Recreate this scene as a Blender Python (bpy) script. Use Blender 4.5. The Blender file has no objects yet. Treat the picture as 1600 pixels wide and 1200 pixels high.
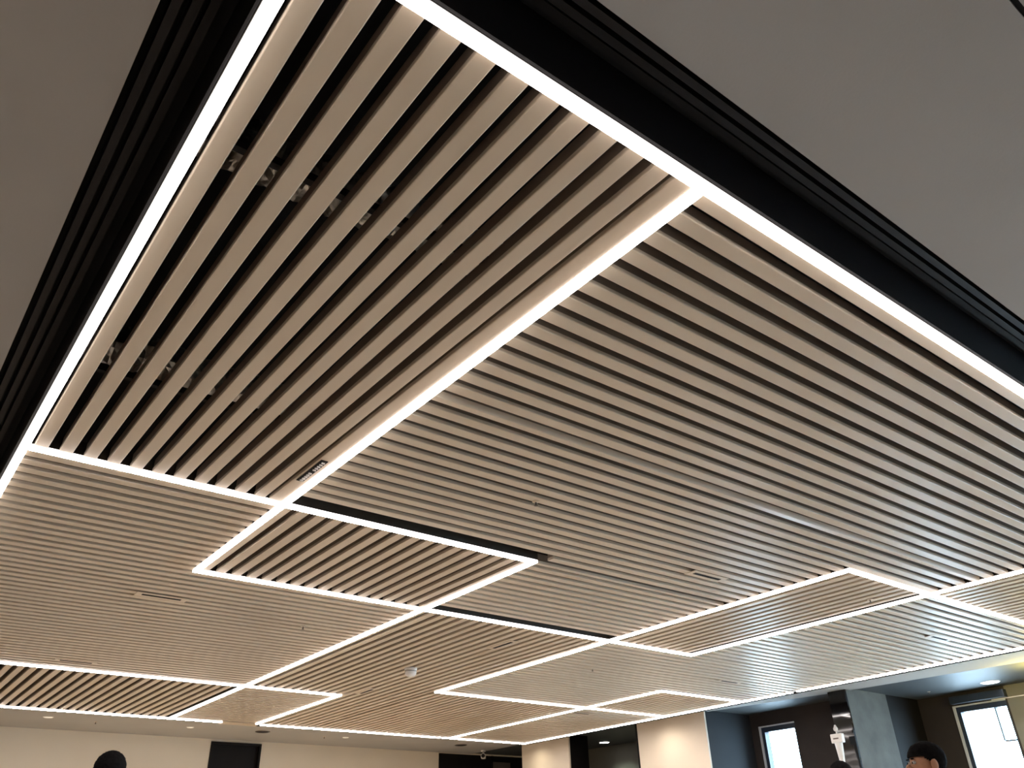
import bpy, bmesh, math, random
from mathutils import Matrix, Vector
random.seed(7)
sc = bpy.context.scene
C = sc.collection

# ------------------------------------------------------------------ camera
ZC = 1.15                       # camera height above the floor
FPX = 1258.84                   # focal length in pixels of the 1600x1200 frame
cam_data = bpy.data.cameras.new('camera')
cam_data.sensor_width = 36.0
cam_data.lens = FPX * 36.0 / 1600.0
cam_data.clip_end = 200
cam_data.clip_start = 0.02
cam = bpy.data.objects.new('camera', cam_data)
C.objects.link(cam)
rot = Matrix(((0.79061841, -0.29504721, -0.53653488),
              (-0.61172975, -0.41871816, -0.67116452),
              (-0.02663167, 0.85884937, -0.51153544)))
cam.matrix_world = Matrix.Translation((0, 0, ZC)) @ rot.to_4x4()
sc.camera = cam

# ------------------------------------------------------------------ world, exposure
world = bpy.data.worlds.new('overcast_sky')
sc.world = world
world.use_nodes = True
bg = world.node_tree.nodes['Background']
bg.inputs[0].default_value = (0.58, 0.80, 1.0, 1)
bg.inputs[1].default_value = 19.0
sc.view_settings.view_transform = 'Standard'
sc.view_settings.look = 'None'
sc.view_settings.gamma = 1.0
sc.view_settings.use_curve_mapping = False
sc.view_settings.exposure = 0.25
LED = 46.0                      # radiance of the opal strips
SPOT_W = 320.0

# ------------------------------------------------------------------ levels (metres)
Z0 = ZC + 1.631                 # underside of the slats
ZP = ZC + 1.744                 # underside of the plaster ceiling
ZS = ZC + 2.35                  # underside of the structural slab
P = 0.1                         # slat pitch
SW = 0.056                      # slat width
SH = 0.065                      # slat depth with the shade-coloured upper part
LIP = 0.017                     # depth of the beige part below the shade colour
HL = 0.017                      # half width of a light strip

# ------------------------------------------------------------------ materials
def mat(name, col, rough=0.6, metallic=0.0, var=0.06, scale=6.0, bump=0.0, bump_scale=60.0, spec=0.5, stretch=None):
    m = bpy.data.materials.new(name); m.use_nodes = True
    nt = m.node_tree; b = nt.nodes['Principled BSDF']
    b.inputs['Roughness'].default_value = rough
    b.inputs['Metallic'].default_value = metallic
    b.inputs['Specular IOR Level'].default_value = spec
    tc = nt.nodes.new('ShaderNodeTexCoord')
    mp = nt.nodes.new('ShaderNodeMapping')
    if stretch: mp.inputs['Scale'].default_value = stretch
    nz = nt.nodes.new('ShaderNodeTexNoise'); nz.inputs['Scale'].default_value = scale; nz.inputs['Detail'].default_value = 4
    rp = nt.nodes.new('ShaderNodeValToRGB')
    rp.color_ramp.elements[0].position = 0.3; rp.color_ramp.elements[1].position = 0.7
    rp.color_ramp.elements[0].color = (*[c * (1 - var) for c in col], 1)
    rp.color_ramp.elements[1].color = (*[min(1, c * (1 + var)) for c in col], 1)
    nt.links.new(tc.outputs['Object'], mp.inputs[0]); nt.links.new(mp.outputs[0], nz.inputs['Vector'])
    nt.links.new(nz.outputs['Fac'], rp.inputs[0]); nt.links.new(rp.outputs[0], b.inputs['Base Color'])
    if bump > 0:
        n2 = nt.nodes.new('ShaderNodeTexNoise'); n2.inputs['Scale'].default_value = bump_scale
        bp = nt.nodes.new('ShaderNodeBump'); bp.inputs['Strength'].default_value = bump; bp.inputs['Distance'].default_value = 0.01
        nt.links.new(tc.outputs['Object'], n2.inputs['Vector'])
        nt.links.new(n2.outputs['Fac'], bp.inputs['Height']); nt.links.new(bp.outputs[0], b.inputs['Normal'])
    return m

def emit(name, col, strength):
    m = bpy.data.materials.new(name); m.use_nodes = True
    nt = m.node_tree; b = nt.nodes['Principled BSDF']
    b.inputs['Base Color'].default_value = (0.8, 0.8, 0.8, 1)
    b.inputs['Roughness'].default_value = 0.5
    b.inputs['Emission Color'].default_value = (*col, 1)
    b.inputs['Emission Strength'].default_value = strength
    return m

M = {}
M['slat'] = mat('beige_coated_slat', (0.60, 0.505, 0.39), rough=0.40, var=0.03, scale=3, spec=0.36)
M['plaster'] = mat('matt_plaster', (0.35, 0.34, 0.325), rough=0.9, var=0.03, scale=2, bump=0.05, bump_scale=120)
M['black'] = mat('matt_black_trim', (0.006, 0.005, 0.0055), rough=0.6, spec=0.25, var=0.2, scale=12)
M['void'] = mat('black_void_paint', (0.006, 0.006, 0.007), rough=0.95, var=0.3, scale=4)
M['rail'] = mat('black_rail', (0.012, 0.011, 0.012), rough=0.7, var=0.1)
M['house'] = mat('strip_channel_metal', (0.03, 0.026, 0.02), rough=0.5, var=0.05)
M['led'] = emit('opal_light_strip', (1.0, 0.91, 0.87), LED)
M['led_rim'] = emit('opal_strip_edge', (1.0, 0.91, 0.87), 3.0)
M['core'] = mat('dark_slat_core', (0.20, 0.155, 0.12), rough=0.7, var=0.1)  # upper slat sides: shade of the gaps put into the colour
M['white'] = mat('white_plastic', (0.72, 0.70, 0.68), rough=0.4, var=0.02)
M['nozzle'] = mat('bright_white_nozzle', (0.95, 0.94, 0.92), rough=0.2, var=0.01)
M['wall'] = mat('cream_wall_paint', (0.74, 0.66, 0.54), rough=0.85, var=0.03, scale=1.5, bump=0.03, bump_scale=90)
M['column'] = mat('cream_column_paint', (0.72, 0.63, 0.52), rough=0.8, var=0.03, scale=1.5)
M['concrete'] = mat('grey_concrete', (0.105, 0.11, 0.11), rough=0.8, spec=0.2, var=0.18, scale=4, bump=0.1, bump_scale=30)
M['slate'] = mat('slate_blue_paint', (0.035, 0.038, 0.042), rough=0.8, spec=0.15, var=0.06, scale=2)  # side of the cream column, its dim bluish shade put into the colour
M['brown'] = mat('dark_brown_wall', (0.036, 0.029, 0.027), rough=0.7, spec=0.3, var=0.12, scale=3)
M['bayceil'] = mat('grey_gloss_ceiling', (0.05, 0.053, 0.053), rough=0.55, spec=0.35, var=0.05, scale=2)
M['gloss'] = mat('black_gloss_panel', (0.006, 0.005, 0.005), rough=0.06, var=0.1)
M['wall_shade'] = mat('khaki_grey_wall', (0.15, 0.145, 0.12), rough=0.8, var=0.05)
M['dark_side_wall'] = mat('brown_wall_panel', (0.16, 0.12, 0.09), rough=0.7, var=0.08)
M['darkdoor'] = mat('dark_panel', (0.006, 0.005, 0.005), rough=0.6, spec=0.2, var=0.2)
M['greydoor'] = mat('taupe_panel', (0.12, 0.10, 0.085), rough=0.6, var=0.08)
M['floor'] = mat('beige_floor_tile', (0.55, 0.47, 0.38), rough=0.35, var=0.08, scale=2)
M['frame'] = mat('dark_blue_window_frame', (0.02, 0.03, 0.05), rough=0.35, var=0.1)
M['casing'] = mat('pale_window_casing', (0.55, 0.58, 0.62), rough=0.4, var=0.04)
M['foil'] = mat('crumpled_foil', (0.75, 0.72, 0.66), rough=0.3, metallic=1.0, var=0.3, scale=14, bump=1.0, bump_scale=24)
M['skin'] = mat('skin', (0.34, 0.165, 0.09), rough=0.6, var=0.05, scale=12)
M['hair'] = mat('black_hair', (0.006, 0.0055, 0.0055), rough=0.9, spec=0.03, var=0.3, scale=60, stretch=(1, 1, 0.1))
M['eye'] = mat('eye_white', (0.35, 0.33, 0.31), rough=0.6, var=0.02)
M['lip'] = mat('lip', (0.38, 0.15, 0.12), rough=0.5, var=0.05)
M['shirt_dark'] = mat('dark_shirt_cloth', (0.03, 0.035, 0.05), rough=0.9, var=0.15, scale=30)
M['shirt_blue'] = mat('blue_shirt_cloth', (0.12, 0.17, 0.27), rough=0.9, var=0.12, scale=30)
M['shirt_grey'] = mat('grey_shirt_cloth', (0.2, 0.2, 0.2), rough=0.9, var=0.12, scale=30)
M['trousers'] = mat('dark_trouser_cloth', (0.025, 0.025, 0.03), rough=0.9, var=0.15, scale=30)
M['shoe'] = mat('black_leather', (0.015, 0.013, 0.012), rough=0.35, var=0.1)
M['lamp'] = emit('downlight_lens', (1.0, 0.97, 0.93), 14.0)
M['lamp_dim'] = emit('dim_downlight_lens', (1.0, 0.86, 0.62), 0.35)
M['lamp_yellow'] = emit('added_yellow_lamp', (1.0, 0.78, 0.20), 130.0)

def glass():
    m = bpy.data.materials.new('window_glass'); m.use_nodes = True
    nt = m.node_tree; nt.nodes.remove(nt.nodes['Principled BSDF'])
    out = nt.nodes['Material Output']
    t = nt.nodes.new('ShaderNodeBsdfTransparent'); t.inputs[0].default_value = (0.94, 0.97, 0.98, 1)
    g = nt.nodes.new('ShaderNodeBsdfGlossy'); g.inputs['Roughness'].default_value = 0.02
    mx = nt.nodes.new('ShaderNodeMixShader'); mx.inputs[0].default_value = 0.05
    nt.links.new(t.outputs[0], mx.inputs[1]); nt.links.new(g.outputs[0], mx.inputs[2]); nt.links.new(mx.outputs[0], out.inputs[0])
    return m
M['glass'] = glass()

# ------------------------------------------------------------------ helpers
def box(bm, x0, x1, y0, y1, z0, z1):
    vs = [bm.verts.new((x, y, z)) for z in (z0, z1) for x, y in ((x0, y0), (x1, y0), (x1, y1), (x0, y1))]
    for f in ((3, 2, 1, 0), (4, 5, 6, 7), (0, 1, 5, 4), (1, 2, 6, 5), (2, 3, 7, 6), (3, 0, 4, 7)):
        bm.faces.new([vs[i] for i in f])

def prism(bm, pts, z0, z1):
    a = [bm.verts.new((x, y, z0)) for x, y in pts]; b = [bm.verts.new((x, y, z1)) for x, y in pts]
    bm.faces.new(a[::-1]); bm.faces.new(b); n = len(pts)
    for i in range(n): bm.faces.new((a[i], a[(i + 1) % n], b[(i + 1) % n], b[i]))

def lathe(bm, prof, seg=20, off=(0, 0, 0)):
    rings = []
    for r, z in prof:
        rings.append([bm.verts.new((off[0] + r * math.cos(2 * math.pi * i / seg), off[1] + r * math.sin(2 * math.pi * i / seg), off[2] + z)) for i in range(seg)])
    for a, b in zip(rings, rings[1:]):
        for i in range(seg): bm.faces.new((a[i], a[(i + 1) % seg], b[(i + 1) % seg], b[i]))
    bm.faces.new(rings[0][::-1]); bm.faces.new(rings[-1])

def obj(name, bm, m, parent=None, smooth=False, bevel=0.0):
    if bevel > 0:
        bmesh.ops.bevel(bm, geom=list(bm.edges), offset=bevel, segments=2, affect='EDGES', profile=0.6)
    bmesh.ops.recalc_face_normals(bm, faces=list(bm.faces))
    me = bpy.data.meshes.new(name); bm.to_mesh(me); bm.free()
    me.materials.append(m)
    if smooth:
        for p in me.polygons: p.use_smooth = True
    o = bpy.data.objects.new(name, me); C.objects.link(o)
    if parent: o.parent = parent
    return o

def mesh_obj(name, me, parent=None, loc=(0, 0, 0), rz=0.0, scale=(1, 1, 1)):
    o = bpy.data.objects.new(name, me); C.objects.link(o)
    o.location = loc; o.rotation_euler = (0, 0, rz); o.scale = scale
    if parent: o.parent = parent
    return o

def tag(o, label, cat, group=None, kind=None):
    o['label'] = label; o['category'] = cat
    if group: o['group'] = group
    if kind: o['kind'] = kind
    return o

def thing(name, label, cat, loc=(0, 0, 0), rz=0.0, group=None, kind=None):
    o = bpy.data.objects.new(name, None); C.objects.link(o)
    o.empty_display_size = 0.05
    o.location = loc; o.rotation_euler = (0, 0, rz)
    return tag(o, label, cat, group, kind)

def boxes(name, m, lst, parent=None, bevel=0.0):
    bm = bmesh.new()
    for b in lst: box(bm, *b)
    return obj(name, bm, m, parent, bevel=bevel)

# ------------------------------------------------------------------ light-line grid
A1, A7, A2, A3, A8, A5, A4, A6 = 0.963, 2.756, 3.778, 5.072, 6.504, 7.776, 8.448, 10.788
B1, B2, B3, B8, B4, B5, B6, B7 = 0.284, 1.484, 3.152, 4.222, 5.035, 6.088, 7.211, 8.645

# ------------------------------------------------------------------ the room shell
XW0, YW0, YW1 = -3.2, -4.0, 13.2
GX, GY = 0.095, 0.774           # inner edges of the plaster beside the black gap
XR = 11.5
o = boxes('floor', M['floor'], [(XW0, 10.66, YW0, 15.2, -0.1, 0.0), (10.66, 11.72, YW0, 5.96, -0.1, 0.0), (10.66, 11.25, 8.98, 15.2, -0.1, 0.0)]); tag(o, 'beige tiled floor of the hall', 'floor', kind='structure')
o = boxes('roof_slab', M['void'], [(XW0, 10.66, YW0, 15.4, ZS, ZS + 0.2), (10.66, 11.72, YW0, 5.96, ZS, ZS + 0.2), (10.66, 11.25, 8.98, 15.4, ZS, ZS + 0.2)]); tag(o, 'black structural slab above the slats', 'slab', kind='structure')

bm = bmesh.new()
T = 0.014
box(bm, XW0, GX, YW0, YW1, ZP, ZP + T)                         # beside the first strip
box(bm, GX, XR, 0.182, GY, ZP, ZP + T)                          # across the front
box(bm, GX, XR, YW0, 0.168, ZP, ZP + T)                        # beyond the thin slot
box(bm, GX, 8.834, 10.977, YW1, ZP, ZP + T)                    # far border
prism(bm, [(8.834, GY), (10.36, GY), (10.02, 3.75), (9.82, 5.9), (9.5, 7.75), (9.30, 9.05), (9.30, 11.68), (9.30, YW1), (8.834, YW1)], ZP, ZP + T)
o = obj('ceiling', bm, M['plaster']); tag(o, 'plain grey plaster ceiling around the slatted field', 'ceiling', kind='structure')

bm = bmesh.new()
prism(bm, [(10.30, 0.0), (11.6, 0.0), (11.6, 5.8), (10.6, 5.9), (10.6, 9.0), (11.1, 9.0), (11.1, 15.0), (8.6, 15.0), (8.6, YW1 + 0.02), (9.25, YW1 + 0.02), (9.25, 9.0), (9.45, 7.7), (9.77, 5.9), (9.97, 3.75)], ZP + T + 0.004, ZP + T + 0.02)
o = obj('ceiling', bm, M['bayceil']); tag(o, 'dark grey glossy ceiling of the window bays', 'ceiling', kind='structure')

# black gap between the slatted field and the plaster
def gap(name, label, x0, x1, y0, y1, along):
    t = thing(name, label, 'trim', kind='structure')
    boxes('recess_panel', M['void'], [(x0, x1, y0, y1, ZP + 0.10, ZP + 0.12)], t)
    w = (y1 - y0) if along == 'x' else (x1 - x0)
    for fr, hgt in ((0.20, 0.03), (0.44, 0.02), (0.66, 0.0)):
        c = fr * w
        b = (x0, x1, y0 + c - 0.011, y0 + c + 0.011, ZP + 0.05 - hgt, ZP + 0.10) if along == 'x' else (x0 + c - 0.011, x0 + c + 0.011, y0, y1, ZP + 0.05 - hgt, ZP + 0.10)
        boxes('bar', M['black'], [b], t)
    # upstands closing the recess
    if along == 'x':
        boxes('upstand', M['black'], [(x0, x1, y0 - 0.006, y0, ZP + 0.002, ZP + 0.10)], t)
        boxes('fascia', M['black'], [(x0, x1, y1 - 0.008, y1, Z0 + 0.004, ZP + 0.10)], t)
    else:
        boxes('upstand', M['black'], [(x0 - 0.006, x0, y0, y1, ZP + 0.002, ZP + 0.10)], t)
        boxes('fascia', M['black'], [(x1 - 0.008, x1, y0, y1, Z0 + 0.004, ZP + 0.10)], t)
    return t
gap('trim_1', 'black recessed gap along the front light line', GX, 8.83, GY, A1 - 0.021, 'x')
gap('trim_2', 'black recessed gap along the outer light line', GX, B1 - 0.021, A1 - 0.021, 10.97, 'y')
gap('trim_3', 'black recessed gap along the window-side light line', B7 + 0.021, 8.834, A1 - 0.021, 10.97, 'y')
gap('trim_4', 'black recessed gap along the far light line', B1 - 0.021, B7 + 0.021, A6 + 0.021, 10.977, 'x')
o = boxes('trim_5', M['void'], [(GX, XR, 0.15, 0.195, ZP + T + 0.002, ZP + 0.05)]); tag(o, 'thin black slot across the plaster ceiling', 'trim', kind='structure')

# outer walls
def wall(name, label, m, lst):
    o = boxes(name, m, lst); tag(o, label, 'wall', kind='structure'); return o
wall('wall_left', 'plain brown wall beside the camera', M['dark_side_wall'], [(XW0 - 0.2, XW0, YW0, YW1, 0, ZS)])
wall('wall_near', 'plain brown wall behind the camera', M['dark_side_wall'], [(XW0, XR, YW0 - 0.2, YW0, 0, ZS)])
wall('wall_far', 'cream far wall with dark doorways', M['wall'],
     [(XW0, 4.53, YW1, YW1 + 0.2, 0, ZS), (5.32, 8.62, YW1, YW1 + 0.2, 0, ZS), (4.53, 5.32, YW1, YW1 + 0.2, 2.86, ZS), (8.62, 11.0, YW1, YW1 + 0.2, 2.90, ZS)])
wall('wall_corridor', 'dark end wall of the corridor', M['brown'], [(8.4, 11.2, 15.0, 15.2, 0, ZS), (8.42, 8.62, YW1 + 0.2, 15.0, 0, ZS)])
d = thing('door_1', 'tall black door panel in the cream far wall', 'door', (4.53, YW1 + 0.05, 0), kind='structure')
boxes('door_leaf', M['darkdoor'], [(0.0, 0.79, 0.0, 0.05, 0, 2.86)], d)
boxes('door_frame', M['darkdoor'], [(0.0, 0.03, -0.07, 0.0, 0, 2.86), (0.76, 0.79, -0.07, 0.0, 0, 2.86), (0.03, 0.76, -0.07, 0.0, 2.83, 2.86)], d)
boxes('handle', M['white'], [(0.66, 0.70, -0.04, 0.0, 0.95, 1.15)], d, bevel=0.006)
d = thing('door_2', 'taupe door leaf standing open in the dark corridor', 'door', (9.86, YW1 + 0.12, 0), kind='structure')
boxes('door_leaf', M['greydoor'], [(0.02, 0.46, 0.0, 0.05, 0, 2.80)], d)
boxes('door_frame', M['darkdoor'], [(-1.24, 0.0, 0.0, 0.04, 0, 2.898), (0.0, 0.02, -0.04, 0.05, 0, 2.898), (0.46, 0.8, -0.02, 0.05, 0, 2.898), (0.02, 0.46, -0.02, 0.05, 2.80, 2.898)], d)

# window bays: columns, fins and back walls
XB1, XB2, XB0 = 10.40, 11.45, 11.0
def win_wall(name, label, m, x, y0, y1, holes, d=0.25):
    lst = []; ys = y0
    for h0, h1, zb, zt in sorted(holes):
        lst += [(x, x + d, ys, h0, 0, ZS), (x, x + d, h0, h1, 0, zb), (x, x + d, h0, h1, zt, ZS)]; ys = h1
    lst.append((x, x + d, ys, y1, 0, ZS))
    return wall(name, label, m, lst)
W1 = (7.02, 7.60, 0.95, ZC + 1.572)
W2 = (4.64, 5.30, 0.95, ZC + 1.60)
W3 = (0.6, 2.9, 0.5, ZC + 1.60)
W4 = (-2.9, -0.6, 0.5, ZC + 1.60)
win_wall('wall_bay_middle', 'dark brown bay wall around the narrow window', M['brown'], XB1, 5.95, 9.04, [W1], 0.10)
win_wall('wall_bay_right', 'dark brown bay wall around the wide window', M['brown'], XB2, 4.62, 5.76, [W2])
win_wall('wall_right', 'khaki grey wall running on past the wide window', M['wall_shade'], XB2, YW0, 4.62, [W3, W4])
wall('wall_bay_corridor', 'dark back wall of the corridor recess', M['wall_shade'], [(XB0, XB0 + 0.2, 8.98, 15.0, 0, ZS), (10.50, XB0, 8.98, 9.04, 0, ZS)])
wall('wall_bay_return', 'dark return wall between the window bays', M['darkdoor'], [(10.65, XB2 + 0.25, 5.76, 5.95, 0, ZS), (XB1 + 0.10, 10.65, 5.95, 6.0, 0, ZS)])

c = thing('column', 'wide cream column between the corridor opening and the narrow window', 'column', (9.40, 7.75, 0), kind='structure')
boxes('front_face', M['column'], [(0.0, 0.03, 0.0, 1.29, 0, ZP)], c)
boxes('core', M['slate'], [(0.03, 1.0, 0.0, 1.25, 0, ZP + 0.016)], c)
boxes('edge_trim', M['darkdoor'], [(0.004, 0.06, 1.29, 1.33, 0, ZP)], c)
c = thing('column', 'cream column nearest the far corridor door', 'column', (9.32, 10.50, 0), kind='structure')
boxes('front_face', M['column'], [(0.0, 0.03, 0.0, 1.20, 0, ZP)], c)
boxes('core', M['darkdoor'], [(0.03, 0.42, 0.0, 1.20, 0, ZP + 0.02)], c)
c = thing('column', 'grey concrete fin with glossy black edge between the two windows', 'column', (9.70, 5.75, 0), kind='structure')
boxes('front_face', M['gloss'], [(0.0, 0.03, 0.0, 0.24, 0, ZP)], c)
boxes('core', M['concrete'], [(0.03, 0.94, 0.0, 0.24, 0, ZP + 0.02)], c)

def window(n, label, x, w, mull=None):
    y0, y1, zb, zt = w
    t = thing('window_%d' % n, label, 'window', (x, (y0 + y1) / 2, 0), kind='structure')
    h = (y1 - y0) / 2; f = 0.07
    def B(*b): return b
    boxes('casing', M['casing'], [B(-0.015, 0.0, h - 0.02, h + 0.012, zb, zt + 0.012), B(-0.015, 0.0, -h, h - 0.02, zt - 0.006, zt + 0.012)], t)
    for nm, b in (('jamb', (0.0, 0.10, h - f, h, zb, zt)), ('jamb', (0.0, 0.10, -h, -h + 0.012, zb, zt)), ('head', (0.0, 0.10, -h + 0.012, h - f, zt - f, zt)), ('window_sill', (-0.03, 0.12, -h + 0.012, h - f, zb, zb + 0.04))):
        boxes(nm, M['frame'], [b], t)
    boxes('pane', M['glass'], [(0.05, 0.056, -h + 0.012, h - f, zb + 0.04, zt - f)], t)
    if mull:
        ym = mull[0] - (y0 + y1) / 2
        boxes('mullion', M['frame'], [(0.03, 0.09, ym - 0.008, ym + 0.008, mull[1], zt - f)], t)
        boxes('transom', M['frame'], [(0.03, 0.09, -h + 0.012, ym - 0.008, mull[1] - 0.012, mull[1] + 0.004)], t)
    return t
window(1, 'narrow bright window in the dark bay beside the cream column', XB1, W1)
window(2, 'bright window with a small vent pane beyond the grey fin', XB2, W2, (4.81, ZC + 1.147))
window(3, 'bright window in the khaki grey wall', XB2, W3)
window(4, 'bright window in the khaki grey wall near the corner', XB2, W4)
o = boxes('blind_box', M['frame'], [(XB2 - 0.10, XB2, 4.60, 5.29, ZC + 1.625, ZC + 1.715)], bevel=0.006); tag(o, 'dark roller blind box above the window with the vent pane', 'blind')
o = boxes('trim_6', M['white'], [(XB2 - 0.02, XB2, 0.3, 4.80, ZC + 1.612, ZC + 1.622)]); tag(o, 'thin white picture rail on the khaki grey wall', 'trim', kind='structure')

# ------------------------------------------------------------------ slatted panels
def slat_mesh(LIP=LIP):
    """beige slat with rounded edges; upper sides carry the gap shade as colour"""
    bm = bmesh.new(); r = 0.0035; w = SW / 2
    prof = [(-w, LIP), (-w, r), (-w + r * 0.3, r * 0.3), (-w + r, 0.0), (w - r, 0.0), (w - r * 0.3, r * 0.3), (w, r), (w, LIP)]
    a = [bm.verts.new((-0.5, y, z)) for y, z in prof]; b = [bm.verts.new((0.5, y, z)) for y, z in prof]
    for i in range(len(prof)): bm.faces.new((a[i], b[i], b[(i + 1) % 8], a[(i + 1) % 8]))
    bm.faces.new(a[::-1]); bm.faces.new(b)
    n = len(bm.faces)
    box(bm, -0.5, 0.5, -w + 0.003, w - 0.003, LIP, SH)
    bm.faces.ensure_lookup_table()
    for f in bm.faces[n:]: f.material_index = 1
    bmesh.ops.recalc_face_normals(bm, faces=list(bm.faces))
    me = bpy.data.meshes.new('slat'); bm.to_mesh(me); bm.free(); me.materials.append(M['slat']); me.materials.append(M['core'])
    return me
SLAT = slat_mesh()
E = 0.0195                      # clearance from a light-line centre to the slat ends

def merge(iv):
    iv = sorted(iv); out = []
    for a, b in iv:
        if out and a <= out[-1][1] + 0.045: out[-1][1] = max(out[-1][1], b)
        else: out.append([a, b])
    return out

def slat_panel(label, direction, rects, phase, skip=None, extra=()):
    """rects: (x0,x1,y0,y1) between light-line centres; phase: far edge of some slat (mod pitch)"""
    cx = min(r[0] for r in rects); cy = min(r[2] for r in rects)
    t = thing('slat_panel', label, 'ceiling panel', (cx, cy, Z0), group='slatted ceiling panels')
    lo, hi = (2, 3) if direction == 'x' else (0, 1)
    al0, al1 = (0, 1) if direction == 'x' else (2, 3)
    mn = min(r[lo] for r in rects); mx = max(r[hi] for r in rects)
    k = math.floor((mn - phase) / P)
    edge = phase + k * P
    while edge - SW < mx:
        n0, n1 = edge - SW, edge
        iv = []
        for r in rects:
            a, b = r[lo] + E, r[hi] - E
            inner_lo = any(abs(q[hi] - r[lo]) < 1e-6 and q[al0] < r[al1] and q[al1] > r[al0] for q in rects if q is not r)
            inner_hi = any(abs(q[lo] - r[hi]) < 1e-6 and q[al0] < r[al1] and q[al1] > r[al0] for q in rects if q is not r)
            mid = (n0 + n1) / 2
            ok = (n1 - a > 0.016 or inner_lo) and (b - n0 > 0.016 or inner_hi) and r[lo] - 0.03 < mid <= r[hi] + 0.03
            if inner_lo or inner_hi: ok = ok and (r[lo] <= mid <= r[hi])
            if ok: iv.append([r[al0] + E, r[al1] - E])
        # a slat crossing the seam of two stacked rects keeps only what clears the light line
        for a, b in merge(iv):
            if skip and skip(n0, n1, a, b): 
                res = skip(n0, n1, a, b)
                if res is True: continue
                a, b = res
            w0, w1 = n0, n1
            for r in rects:
                if not (r[al0] < (a + b) / 2 < r[al1]): continue
                over = [q for q in rects if q is not r and q[al0] < r[al1] and q[al1] > r[al0]]
                k0 = 0.030 if any(abs(q[hi] - r[lo]) < 1e-6 for q in over) else 0.045
                k1 = 0.030 if any(abs(q[lo] - r[hi]) < 1e-6 for q in over) else 0.045
                if 0 < r[lo] + E - w0 < k0: w0 = r[lo] + E
                if 0 < w1 - (r[hi] - E) < k1: w1 = r[hi] - E
            m_, L = (w0 + w1) / 2, b - a
            loc = ((a + b) / 2 - cx, m_ - cy, 0) if direction == 'x' else (m_ - cx, (a + b) / 2 - cy, 0)
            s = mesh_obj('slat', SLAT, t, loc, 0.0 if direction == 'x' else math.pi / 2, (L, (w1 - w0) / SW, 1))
        edge += P
    for e in extra:                                  # border boards: direction, centre, width, from, to
        m_, wd, a, b = e
        loc = ((a + b) / 2 - cx, m_ - cy, 0) if direction == 'x' else (m_ - cx, (a + b) / 2 - cy, 0)
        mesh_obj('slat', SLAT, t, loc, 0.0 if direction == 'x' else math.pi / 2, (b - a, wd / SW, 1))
    for r in rects:                                  # black rails that carry the slats
        n = max(1, round((r[al1] - r[al0]) / 1.3))
        for i in range(n):
            p = r[al0] + (i + 0.5) * (r[al1] - r[al0]) / n
            b = (p - 0.012 - cx, p + 0.012 - cx, r[2] + 0.03 - cy, r[3] - 0.03 - cy, SH, SH + 0.028) if direction == 'x' else (r[0] + 0.03 - cx, r[1] - 0.03 - cx, p - 0.012 - cy, p + 0.012 - cy, SH, SH + 0.028)
            boxes('carrier_rail', M['rail'], [b], t)
    return t

def r1_skip(n0, n1, a, b):
    return True if n1 > 1.40 else None
slat_panel('slatted panel in the nearest corner between the black gaps, wide dark openings', 'y', [(B1, B2, A1, A2)], 0.373, r1_skip, extra=[(1.4305, 0.067, A1 + E, A2 - E)])
def r2_skip(n0, n1, a, b):
    if 3.64 < n1 < 3.78: return (B3 + 0.075, b) if b > B3 + 0.2 else True
    if 3.78 <= n1 < 3.9 and a < B3 + 0.1: return None
    if n1 > 4.95: return True
    return None
R2 = slat_panel('largest slatted panel, running back from the long front light line', 'x',
     [(B2, B5, A1, A7), (B2, B4, A7, A2), (B3, B4, A2, A3)], 1.033, r2_skip)
slat_panel('slatted panel beside the outer light line with two narrow diffusers', 'x', [(B1, B2, A2, A3), (B1, B3, A3, A4)], 3.895,
     extra=[(A2 + E + 0.0205, 0.041, B1 + E, B2 - E)])
slat_panel('small slatted panel framed on all sides by light lines, black slit behind it', 'y', [(B2, B3, A2, A3)], 1.556)
slat_panel('slatted panel around the white smoke detector', 'y', [(B3, B4, A3, A4), (B8, B4, A4, A6), (B4, B6, A5, A6)], 3.228)
slat_panel('slatted panel by the far wall with bold dark gaps', 'y', [(B1, B3, A4, A6)], 0.375)
slat_panel('smooth-looking slatted panel in front of the black door', 'x', [(B3, B8, A4, A6)], 8.53)
slat_panel('narrow slatted panel enclosed by light lines beside the largest panel', 'y', [(B4, B5, A7, A3)], 5.115)
slat_panel('slatted panel reaching to the window-side light line, glossy window reflections', 'x',
     [(B5, B7, A7, A3), (B4, B7, A3, A8), (B4, B6, A8, A5)], 2.84)
slat_panel('slatted panel at the front corner nearest the windows', 'y', [(B5, B7, A1, A7)], 6.17)
slat_panel('small diamond-looking slatted panel in front of the wide cream column', 'y', [(B6, B7, A8, A5)], 7.29)
slat_panel('slatted panel at the far corner near the security camera', 'x', [(B6, B7, A5, A6)], 7.86)

# one slat of the largest panel has twisted, so its pale edge shows
sag = min((s for s in R2.children if s.name.startswith('slat') and abs(s.location.y + A1 - 2.405) < 0.04), key=lambda s: abs(s.location.y + A1 - 2.405))
sag.data = slat_mesh(0.03)
sag.location.z = -0.002
sag.rotation_euler = (0.24, -0.0012, 0)
sag['label'] = 'twisted slat with its pale edge showing'

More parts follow.
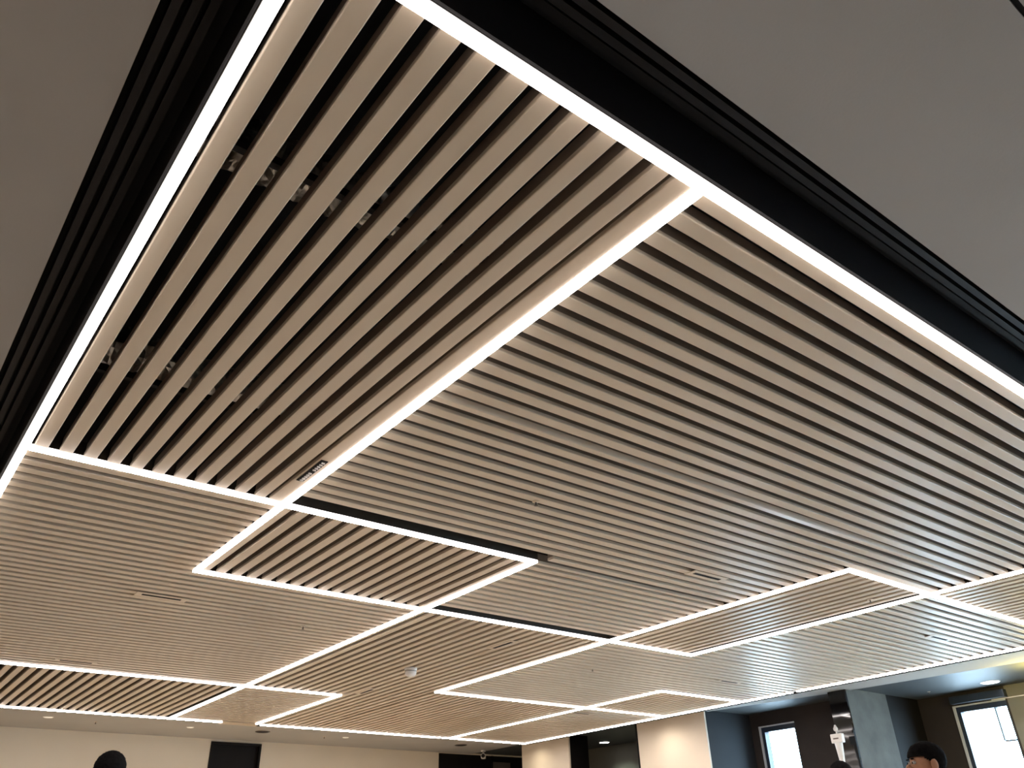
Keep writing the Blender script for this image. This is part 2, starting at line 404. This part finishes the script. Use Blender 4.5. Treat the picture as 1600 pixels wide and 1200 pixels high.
# ------------------------------------------------------------------ light lines
def light_line(label, direction, c, a, b, cuts=(), breaks=()):
    """cuts: centres of crossing lines (the strip stops against them); breaks: (from,to) unlit pieces"""
    loc = ((a + b) / 2, c, Z0) if direction == 'x' else (c, (a + b) / 2, Z0)
    t = thing('light_strip', label, 'strip light', loc, group='recessed light lines')
    mid = (a + b) / 2
    segs = [[a, b]]
    def cut(lo, hi):
        out = []
        for s0, s1 in segs:
            if hi <= s0 or lo >= s1: out.append([s0, s1]); continue
            if lo - s0 > 0.004: out.append([s0, lo])
            if s1 - hi > 0.004: out.append([hi, s1])
        return out
    for q in cuts: segs = cut(q - 0.0195, q + 0.0195)
    hs = [list(s) for s in segs]
    for q in breaks: segs = cut(*q)
    for s0, s1 in hs:
        w = 0.019
        bx = (s0 - mid, s1 - mid, -w, w, 0.004, 0.068) if direction == 'x' else (-w, w, s0 - mid, s1 - mid, 0.004, 0.068)
        boxes('channel', M['house'], [bx], t)
    for s0, s1 in segs:
        bx = (s0 - mid, s1 - mid, -HL, HL, -0.013, 0.004) if direction == 'x' else (-HL, HL, s0 - mid, s1 - mid, -0.013, 0.004)
        df = boxes('diffuser', M['led_rim'], [bx], t)
        bx = (s0 - mid + 0.002, s1 - mid - 0.002, -HL + 0.002, HL - 0.002, -0.0142, -0.0131) if direction == 'x' else (-HL + 0.002, HL - 0.002, s0 - mid + 0.002, s1 - mid - 0.002, -0.0142, -0.0131)
        boxes('lens', M['led'], [bx], df)
    for q in breaks:
        far = HL if q[1] - q[0] < 0.2 else 0.188
        bx = (q[0] - mid, q[1] - mid, -HL, far, -0.002, 0.004) if direction == 'x' else (-HL, HL, q[0] - mid, q[1] - mid, -0.002, 0.004)
        boxes('blank_cover', M['slat'], [bx], t)
    return t
light_line('long light line along the front edge beside the black gap', 'x', A1, B1 - HL, B7 + HL)
light_line('light line dividing the nearest corner panel from the panel behind it', 'x', A2, B1 + 0.0195, B3 + HL)
light_line('light line running from the acute corner past the smoke detector panel', 'x', A3, B2 - HL, B5 + HL)
light_line('light line crossing above the bold-gapped panel by the far wall', 'x', A4, B1 + 0.0195, B8 + HL)
light_line('light line starting at the arrow corner and ending at the window-side line', 'x', A5, B4 - HL, B7 - HL)
light_line('far light line next to the cream far wall, interrupted before the black door', 'x', A6, B1 + 0.0195, B7 + HL, breaks=((3.80, 4.30), (6.97, 7.00), (7.07, 7.10)))
light_line('light line from the raised corner running out past the window bays', 'x', A7, B4 - HL, B7 - HL)
light_line('short light line closing the small diamond panel', 'x', A8, B6 - HL, B7 - HL)
light_line('outer light line along the side black gap', 'y', B1, A1 + 0.0195, A6 + HL)
light_line('light line leaving the front edge line and ending in the acute corner', 'y', B2, A1 + 0.0195, A3 - HL, cuts=(A2,))
light_line('light line from the black slit corner down to the far wall line', 'y', B3, A2 + 0.0195, A6 - HL, cuts=(A3, A4))
light_line('light line joining the raised corner to the arrow corner', 'y', B4, A7 + 0.0195, A5 - HL, cuts=(A3,))
light_line('light line entering from the window side and ending beside the narrow panel', 'y', B5, A1 + 0.0195, A3 - HL, cuts=(A7,))
light_line('light line through the small diamond panel to the far line', 'y', B6, A8 + 0.0195, A6 - HL, cuts=(A5,))
light_line('window-side light line in front of the cream columns', 'y', B7, A1 + 0.0195, A6 - HL, breaks=((5.72, 5.78), (5.86, 5.885), (5.97, 5.99)))
light_line('short light line pointing at the black door from the far panel', 'y', B8, A4 + 0.0195, A6 - 0.07)

# ------------------------------------------------------------------ slot diffusers in the slats
def slot(label, x, y, direction, grille=False):
    t = thing('slot_diffuser', label, 'air vent', (x, y, Z0), 0.0 if direction == 'x' else math.pi / 2, group='slot diffusers')
    if grille:
        boxes('slot', M['void'], [(-0.135, 0.135, -0.017, 0.017, -0.004, 0.0)], t)
        for i in range(11):
            if i in (5,): continue
            p = -0.115 + i * 0.023
            w = 0.0048 if i > 5 else 0.0032
            boxes('nozzle', M['nozzle'], [(p - w, p + w, -0.009, 0.006, -0.010, -0.004)], t)
    else:
        boxes('plate', M['slat'], [(-0.17, 0.17, -0.05, 0.05, -0.003, 0.0)], t)
        boxes('slot', M['void'], [(-0.13, 0.13, -0.016, 0.012, -0.0045, -0.003)], t)
        boxes('blade', M['black'], [(-0.128, 0.128, -0.003, 0.0, -0.006, -0.0045)], t)
slot('black slot diffuser with white nozzles on the border board of the nearest panel', 1.425, 3.326, 'y', True)
slot('dark slot diffuser in the panel beside the outer light line', 1.49, 5.77, 'x')
slot('faint slot diffuser just above the bold-gapped panel', 1.49, 8.125, 'x')
slot('black slot diffuser in the middle of the largest panel', 4.335, 3.385, 'x')
slot('slot diffuser near the white smoke detector toward the largest panel', 4.345, 5.68, 'y')
slot('slot diffuser beyond the white smoke detector toward the far wall', 4.372, 8.13, 'y')
slot('slot diffuser near the window-side line in front of the wide window', 7.55, 3.447, 'x')
slot('slot diffuser in the reflective panel above the narrow window', 7.485, 5.763, 'x')
slot('slot diffuser in the far corner panel above the corridor opening', 7.47, 8.145, 'x')

# sprinklers
def sprinkler(label, x, y, z):
    t = thing('sprinkler', label, 'sprinkler', (x, y, z), group='ceiling sprinklers')
    bm = bmesh.new(); lathe(bm, [(0.020, 0.0), (0.020, -0.003), (0.009, -0.006)], 14); obj('rosette', bm, M['slat'], t)
    bm = bmesh.new(); lathe(bm, [(0.0045, -0.006), (0.0045, -0.020), (0.003, -0.023)], 10); obj('stem', bm, M['greydoor'], t)
    bm = bmesh.new(); lathe(bm, [(0.010, -0.023), (0.010, -0.025), (0.005, -0.026)], 14); obj('deflector', bm, M['greydoor'], t)
sprinkler('small sprinkler in the panel beside the outer light line', 2.632, 5.985, Z0)
sprinkler('small sprinkler in the largest panel', 2.55, 3.02, Z0)
sprinkler('small sprinkler in the narrow enclosed panel', 5.83, 3.085, Z0)
sprinkler('small sprinkler in the reflective panel by the arrow corner', 5.715, 6.02, Z0)
sprinkler('small sprinkler on the plaster strip above the cream wall, before the black door', 2.66, 12.28, ZP)
sprinkler('small sprinkler on the plaster strip between the two dark speakers', 5.92, 12.26, ZP)
sprinkler('small sprinkler on the dark bay ceiling by the round downlight', 10.98, 5.34, ZP + T + 0.004)

# smoke detector
t = thing('smoke_detector', 'white round smoke detector hanging under the far slats', 'smoke detector', (4.17, 6.90, Z0))
bm = bmesh.new(); lathe(bm, [(0.060, 0.0), (0.060, -0.014), (0.054, -0.018)], 28); obj('base', bm, M['white'], t, smooth=False)
bm = bmesh.new(); lathe(bm, [(0.052, -0.018), (0.056, -0.030), (0.054, -0.052), (0.040, -0.070), (0.018, -0.077)], 28); obj('dome', bm, M['white'], t, smooth=True)
bm = bmesh.new(); lathe(bm, [(0.0565, -0.028), (0.0568, -0.030), (0.0565, -0.032)], 28); obj('vent_ring', bm, M['rail'], t)

# recessed speakers
def speaker(label, x, y):
    t = thing('ceiling_speaker', label, 'speaker', (x, y, ZP), group='dark ceiling speakers')
    bm = bmesh.new(); lathe(bm, [(0.105, 0.0), (0.105, -0.006), (0.094, -0.008)], 28); obj('rim', bm, M['greydoor'], t)
    bm = bmesh.new(); lathe(bm, [(0.092, -0.008), (0.085, -0.010), (0.03, -0.012)], 28); obj('grille', bm, M['black'], t)
speaker('dark round ceiling speaker in front of the black door', 4.90, 12.17)
speaker('dark round ceiling speaker beside the security camera', 8.40, 12.19)

# downlights
def downlight(label, x, y, z, r, lens, spot=0.0, col=(1, 0.95, 0.88), group='round downlights', size=110, soft=None):
    t = thing('downlight', label, 'downlight', (x, y, z), group=group)
    bm = bmesh.new(); lathe(bm, [(r * 1.15, 0.0), (r * 1.15, -0.004), (r * 1.0, -0.007)], 28); obj('bezel', bm, M['white'], t)
    bm = bmesh.new(); lathe(bm, [(r * 0.96, -0.007), (r * 0.9, -0.009), (r * 0.2, -0.010)], 28); obj('lens', bm, lens, t)
    if spot > 0:
        l = bpy.data.lights.new('downlight_beam', 'SPOT'); l.energy = spot; l.color = col; l.spot_size = math.radians(size); l.spot_blend = 0.8; l.shadow_soft_size = soft or r
        lo = bpy.data.objects.new('downlight_beam', l); C.objects.link(lo); lo.parent = t; lo.location = (0, 0, -0.03)
    return t
downlight('bright round downlight in the dark ceiling before the wide window', 11.03, 4.58, ZP + T + 0.004, 0.10, M['lamp'], 25, (0.95, 0.98, 1))
downlight('bright round downlight in the corridor recess between the cream columns', 10.55, 10.95, ZP + T + 0.004, 0.085, M['lamp'], 55, (0.85, 1.0, 0.85), size=130)
downlight('dim downlight on the plaster strip above the head of dark hair', 2.06, 12.12, ZP, 0.055, M['lamp_dim'], SPOT_W, (1, 0.88, 0.68), size=84)
downlight('dim downlight on the plaster strip just before the black door', 3.86, 12.19, ZP, 0.045, M['lamp_dim'], SPOT_W, (1, 0.88, 0.68), size=84)
downlight('dim downlight on the plaster strip between the black door and the dark corridor', 6.24, 12.18, ZP, 0.045, M['lamp_dim'], SPOT_W, (1, 0.88, 0.68), size=84)
downlight('downlight washing the wide cream column', 9.08, 8.40, ZP, 0.05, M['lamp_dim'], 15, (1, 0.90, 0.74), size=165, soft=0.12)
downlight('downlight washing the cream column nearest the far corridor', 9.04, 11.20, ZP, 0.05, M['lamp_dim'], 11, (1, 0.88, 0.66), size=165, soft=0.12)
t = thing('added_drum_lamp', 'added yellow drum lamp that makes the glow on the bay ceiling', 'lamp', (10.36, 3.72, ZP + T + 0.004))  # unseen lamp, added to give the bay ceiling its yellow glow
bm = bmesh.new(); lathe(bm, [(0.05, 0.0), (0.05, -0.02), (0.012, -0.03), (0.012, -0.16)], 24); obj('mount', bm, M['white'], t)
bm = bmesh.new(); lathe(bm, [(0.09, -0.16), (0.10, -0.18), (0.10, -0.24), (0.08, -0.25)], 24); obj('shade', bm, M['lamp_yellow'], t)

# security camera
t = thing('security_camera', 'small white security camera hanging by the dark corridor', 'camera', (9.18, 12.62, ZP), math.radians(-40))
bm = bmesh.new(); lathe(bm, [(0.045, 0.0), (0.045, -0.02), (0.035, -0.028)], 20); obj('mount', bm, M['white'], t)
bm = bmesh.new(); lathe(bm, [(0.016, -0.028), (0.016, -0.06), (0.014, -0.065)], 12); obj('arm', bm, M['white'], t)
boxes('housing', M['white'], [(-0.04, 0.04, -0.09, 0.09, -0.135, -0.062)], t, bevel=0.014)
bm = bmesh.new(); lathe(bm, [(0.032, 0.0), (0.032, 0.006), (0.026, 0.012)], 20)
bmesh.ops.rotate(bm, verts=list(bm.verts), matrix=Matrix.Rotation(math.radians(90), 3, 'X'))
bmesh.ops.translate(bm, verts=list(bm.verts), vec=(0, -0.09, -0.10)); obj('lens', bm, M['gloss'], t)

# white stand beside the fin
t = thing('sensor_post', 'white post with a square head beside the glossy black edge of the fin', 'post', (9.50, 5.86, 0))
bm = bmesh.new()
lathe(bm, [(0.16, 0.0), (0.16, 0.015), (0.05, 0.03)], 24); obj('base', bm, M['white'], t)
bm = bmesh.new(); prof = [(0.030, 0.03), (0.030, 2.08), (0.046, ZC + 1.135)]
lathe(bm, prof, 20); obj('pole', bm, M['white'], t, smooth=False)
boxes('head', M['white'], [(-0.03, 0.03, -0.075, 0.075, ZC + 1.135, ZC + 1.235)], t, bevel=0.008)
boxes('slot', M['greydoor'], [(-0.033, -0.03, -0.03, 0.04, ZC + 1.175, ZC + 1.19)], t)
bm = bmesh.new(); lathe(bm, [(0.008, ZC + 1.235), (0.008, ZC + 1.262), (0.024, ZC + 1.272), (0.028, ZC + 1.295), (0.016, ZC + 1.315), (0.009, ZC + 1.335)], 16); obj('finial', bm, M['white'], t, smooth=True)

# foil-wrapped ducts above the nearest panel
def duct(label, y, z, x0, x1, r):
    bm = bmesh.new(); seg, n = 18, 90
    rings = []
    for i in range(n + 1):
        x = x0 + (x1 - x0) * i / n
        yo = 0.03 * math.sin(x * 3.1 + y); zo = 0.012 * math.sin(x * 5.3)
        ring = []
        for j in range(seg):
            a = 2 * math.pi * j / seg
            rr = r * (1 + 0.05 * math.sin(i * math.pi) + random.uniform(-0.10, 0.10) + (0.05 if i % 2 else -0.05))
            ring.append(bm.verts.new((x, y + yo + rr * math.cos(a), z + zo + rr * math.sin(a))))
        rings.append(ring)
    for a, b in zip(rings, rings[1:]):
        for j in range(seg): bm.faces.new((a[j], a[(j + 1) % seg], b[(j + 1) % seg], b[j]))
    bm.faces.new(rings[0][::-1]); bm.faces.new(rings[-1])
    o = obj('foil_duct', bm, M['foil']); tag(o, label, 'duct', 'foil ducts above the slats')
duct('crumpled foil duct above the nearest slats, closer to the front light line', 1.86, Z0 + 0.27, 0.32, 3.0, 0.085)
duct('crumpled foil duct above the nearest slats, closer to the dividing light line', 3.24, Z0 + 0.27, 0.32, 3.0, 0.085)

# ------------------------------------------------------------------ people (mostly below the frame)
def skin_mesh(name, verts, edges, m, parent, sub=2, root=0):
    me = bpy.data.meshes.new(name)
    me.from_pydata([v[0] for v in verts], edges, []); me.update()
    o = bpy.data.objects.new(name, me); C.objects.link(o); o.parent = parent
    bm = bmesh.new(); bm.from_mesh(me)
    lay = bm.verts.layers.skin.verify()
    bm.verts.ensure_lookup_table()
    for i, v in enumerate(verts):
        r = v[1]; bm.verts[i][lay].radius = r if isinstance(r, tuple) else (r, r)
        bm.verts[i][lay].use_root = (i == root)
    bm.to_mesh(me); bm.free()
    o.modifiers.new('skin', 'SKIN').use_smooth_shade = True
    ss = o.modifiers.new('sub', 'SUBSURF'); ss.levels = sub; ss.render_levels = sub
    me.materials.append(m)
    return o

def ellipsoid(name, parent, m, c, r, cut=None, noise=0.0, seg=(24, 16)):
    bm = bmesh.new(); bmesh.ops.create_uvsphere(bm, u_segments=seg[0], v_segments=seg[1], radius=1.0)
    for v in bm.verts:
        k = 1 + random.uniform(-noise, noise)
        v.co = Vector((c[0] + v.co.x * r[0] * k, c[1] + v.co.y * r[1] * k, c[2] + v.co.z * r[2] * k))
    if cut:
        bmesh.ops.delete(bm, geom=[v for v in bm.verts if cut(v.co)], context='VERTS')
    return obj(name, bm, m, parent, smooth=True)

def person(label, x, y, top, face, shirt):
    """stands on the floor, looks along local -Y; face = rotation about Z"""
    t = thing('person', label, 'person', (x, y, 0), face)
    H = top - 0.012; s = H / 1.74
    V = []; Ed = []
    def add(p, r, prev=None):
        V.append(((p[0] * s, p[1] * s, p[2] * s), r if isinstance(r, tuple) else r * s))
        if prev is not None: Ed.append((prev, len(V) - 1))
        return len(V) - 1
    pel = add((0, 0, 0.95), 0.135); bel = add((0, 0, 1.10), 0.125, pel); ch = add((0, 0.01, 1.30), 0.145, bel)
    up = add((0, 0.015, 1.42), 0.10, ch); nk = add((0, 0.01, 1.50), 0.052, up); nk2 = add((0, -0.005, 1.56), 0.052, nk)
    h1 = add((0, -0.015, 1.615), 0.074, nk2); h2 = add((0, -0.005, 1.665), 0.082, h1); add((0, 0.0, 1.70), 0.050, h2)
    for sd in (-1, 1):
        sh = add((sd * 0.17, 0.015, 1.41), 0.058, up); el = add((sd * 0.235, 0.03, 1.13), 0.042, sh); wr = add((sd * 0.225, -0.05, 0.89), 0.027, el)
        pm = add((sd * 0.215, -0.075, 0.815), 0.032, wr)
        for k in range(4):
            fy = -0.10 + k * 0.019; ln = (0.030, 0.036, 0.034, 0.027)[k]
            f1 = add((sd * 0.208, fy, 0.775), 0.0095, pm); f2 = add((sd * 0.203, fy - 0.004, 0.775 - ln), 0.0085, f1); add((sd * 0.192, fy - 0.008, 0.775 - 1.75 * ln), 0.007, f2)
        th = add((sd * 0.20, -0.115, 0.825), 0.011, pm); add((sd * 0.192, -0.135, 0.785), 0.009, th)
        hp = add((sd * 0.09, 0, 0.88), 0.095, pel); kn = add((sd * 0.10, -0.01, 0.49), 0.056, hp); cf = add((sd * 0.10, 0.02, 0.33), 0.052, kn)
        an = add((sd * 0.10, 0.03, 0.09), 0.038, cf); add((sd * 0.105, -0.09, 0.045), 0.036, an)
    skin_mesh('body', V, Ed, M['skin'], t)
    # clothes follow the same joints a little outside the body
    V2 = []; E2 = []
    def add2(p, r, prev=None):
        V2.append(((p[0] * s, p[1] * s, p[2] * s), r * s))
        if prev is not None: E2.append((prev, len(V2) - 1))
        return len(V2) - 1
    a = add2((0, 0, 0.90), 0.158); b = add2((0, 0, 1.10), 0.148, a); c_ = add2((0, 0.01, 1.30), 0.163, b); u = add2((0, 0.015, 1.42), 0.115, c_); add2((0, 0.01, 1.475), 0.070, u)
    for sd in (-1, 1):
        q = add2((sd * 0.17, 0.015, 1.41), 0.074, u); add2((sd * 0.235, 0.03, 1.13), 0.060, q)
    skin_mesh('shirt', V2, E2, shirt, t)
    V2, E2 = [], []
    a = add2((0, 0, 0.98), 0.145)
    for sd in (-1, 1):
        q = add2((sd * 0.09, 0, 0.87), 0.112, a); k = add2((sd * 0.10, -0.01, 0.49), 0.076, q); add2((sd * 0.10, 0.03, 0.10), 0.066, k)
    skin_mesh('trousers', V2, E2, M['trousers'], t)
    for sd in (-1, 1): ellipsoid('shoe', t, M['shoe'], (sd * 0.103 * s, -0.045 * s, 0.045 * s), (0.052 * s, 0.14 * s, 0.046 * s))
    # head details
    hz = 1.635 * s
    hair = ellipsoid('hair', t, M['hair'], (0, 0.016 * s, hz + 0.028 * s), (0.086 * s, 0.104 * s, 0.090 * s),
        cut=lambda v: (v.z - hz) < (0.034 * s if v.y < -0.05 * s else (0.034 - 0.75 * (v.y / s + 0.05)) * s if v.y < 0.05 * s else -0.06 * s), noise=0.03, seg=(64, 44))
    ellipsoid('nose', t, M['skin'], (0, -0.098 * s, hz - 0.022 * s), (0.013 * s, 0.018 * s, 0.022 * s))
    ellipsoid('mouth', t, M['lip'], (0, -0.086 * s, hz - 0.058 * s), (0.022 * s, 0.008 * s, 0.007 * s))
    for sd in (-1, 1):
        ellipsoid('ear', t, M['skin'], (sd * 0.082 * s, 0.012 * s, hz - 0.012 * s), (0.010 * s, 0.020 * s, 0.032 * s))
        ey = ellipsoid('eye', t, M['eye'], (sd * 0.031 * s, -0.078 * s, hz + 0.006 * s), (0.014 * s, 0.010 * s, 0.009 * s))
        ellipsoid('iris', ey, M['hair'], (sd * 0.031 * s, -0.0865 * s, hz + 0.006 * s), (0.006 * s, 0.003 * s, 0.006 * s))
        ellipsoid('eyebrow', t, M['hair'], (sd * 0.031 * s, -0.083 * s, hz + 0.026 * s), (0.019 * s, 0.006 * s, 0.004 * s))
    return t
person('person with short black hair seen from behind against the cream far wall', 1.345, 5.60, ZC + 0.640, math.pi - 0.25, M['shirt_dark'])
person('person with black hair turned in profile before the wide window', 4.70, 2.41, ZC + 0.515, math.radians(-128), M['shirt_blue'])
person('person with dark hair, only the crown showing, below the white post', 6.17, 3.84, ZC + 0.612, math.pi - 0.9, M['shirt_grey'])
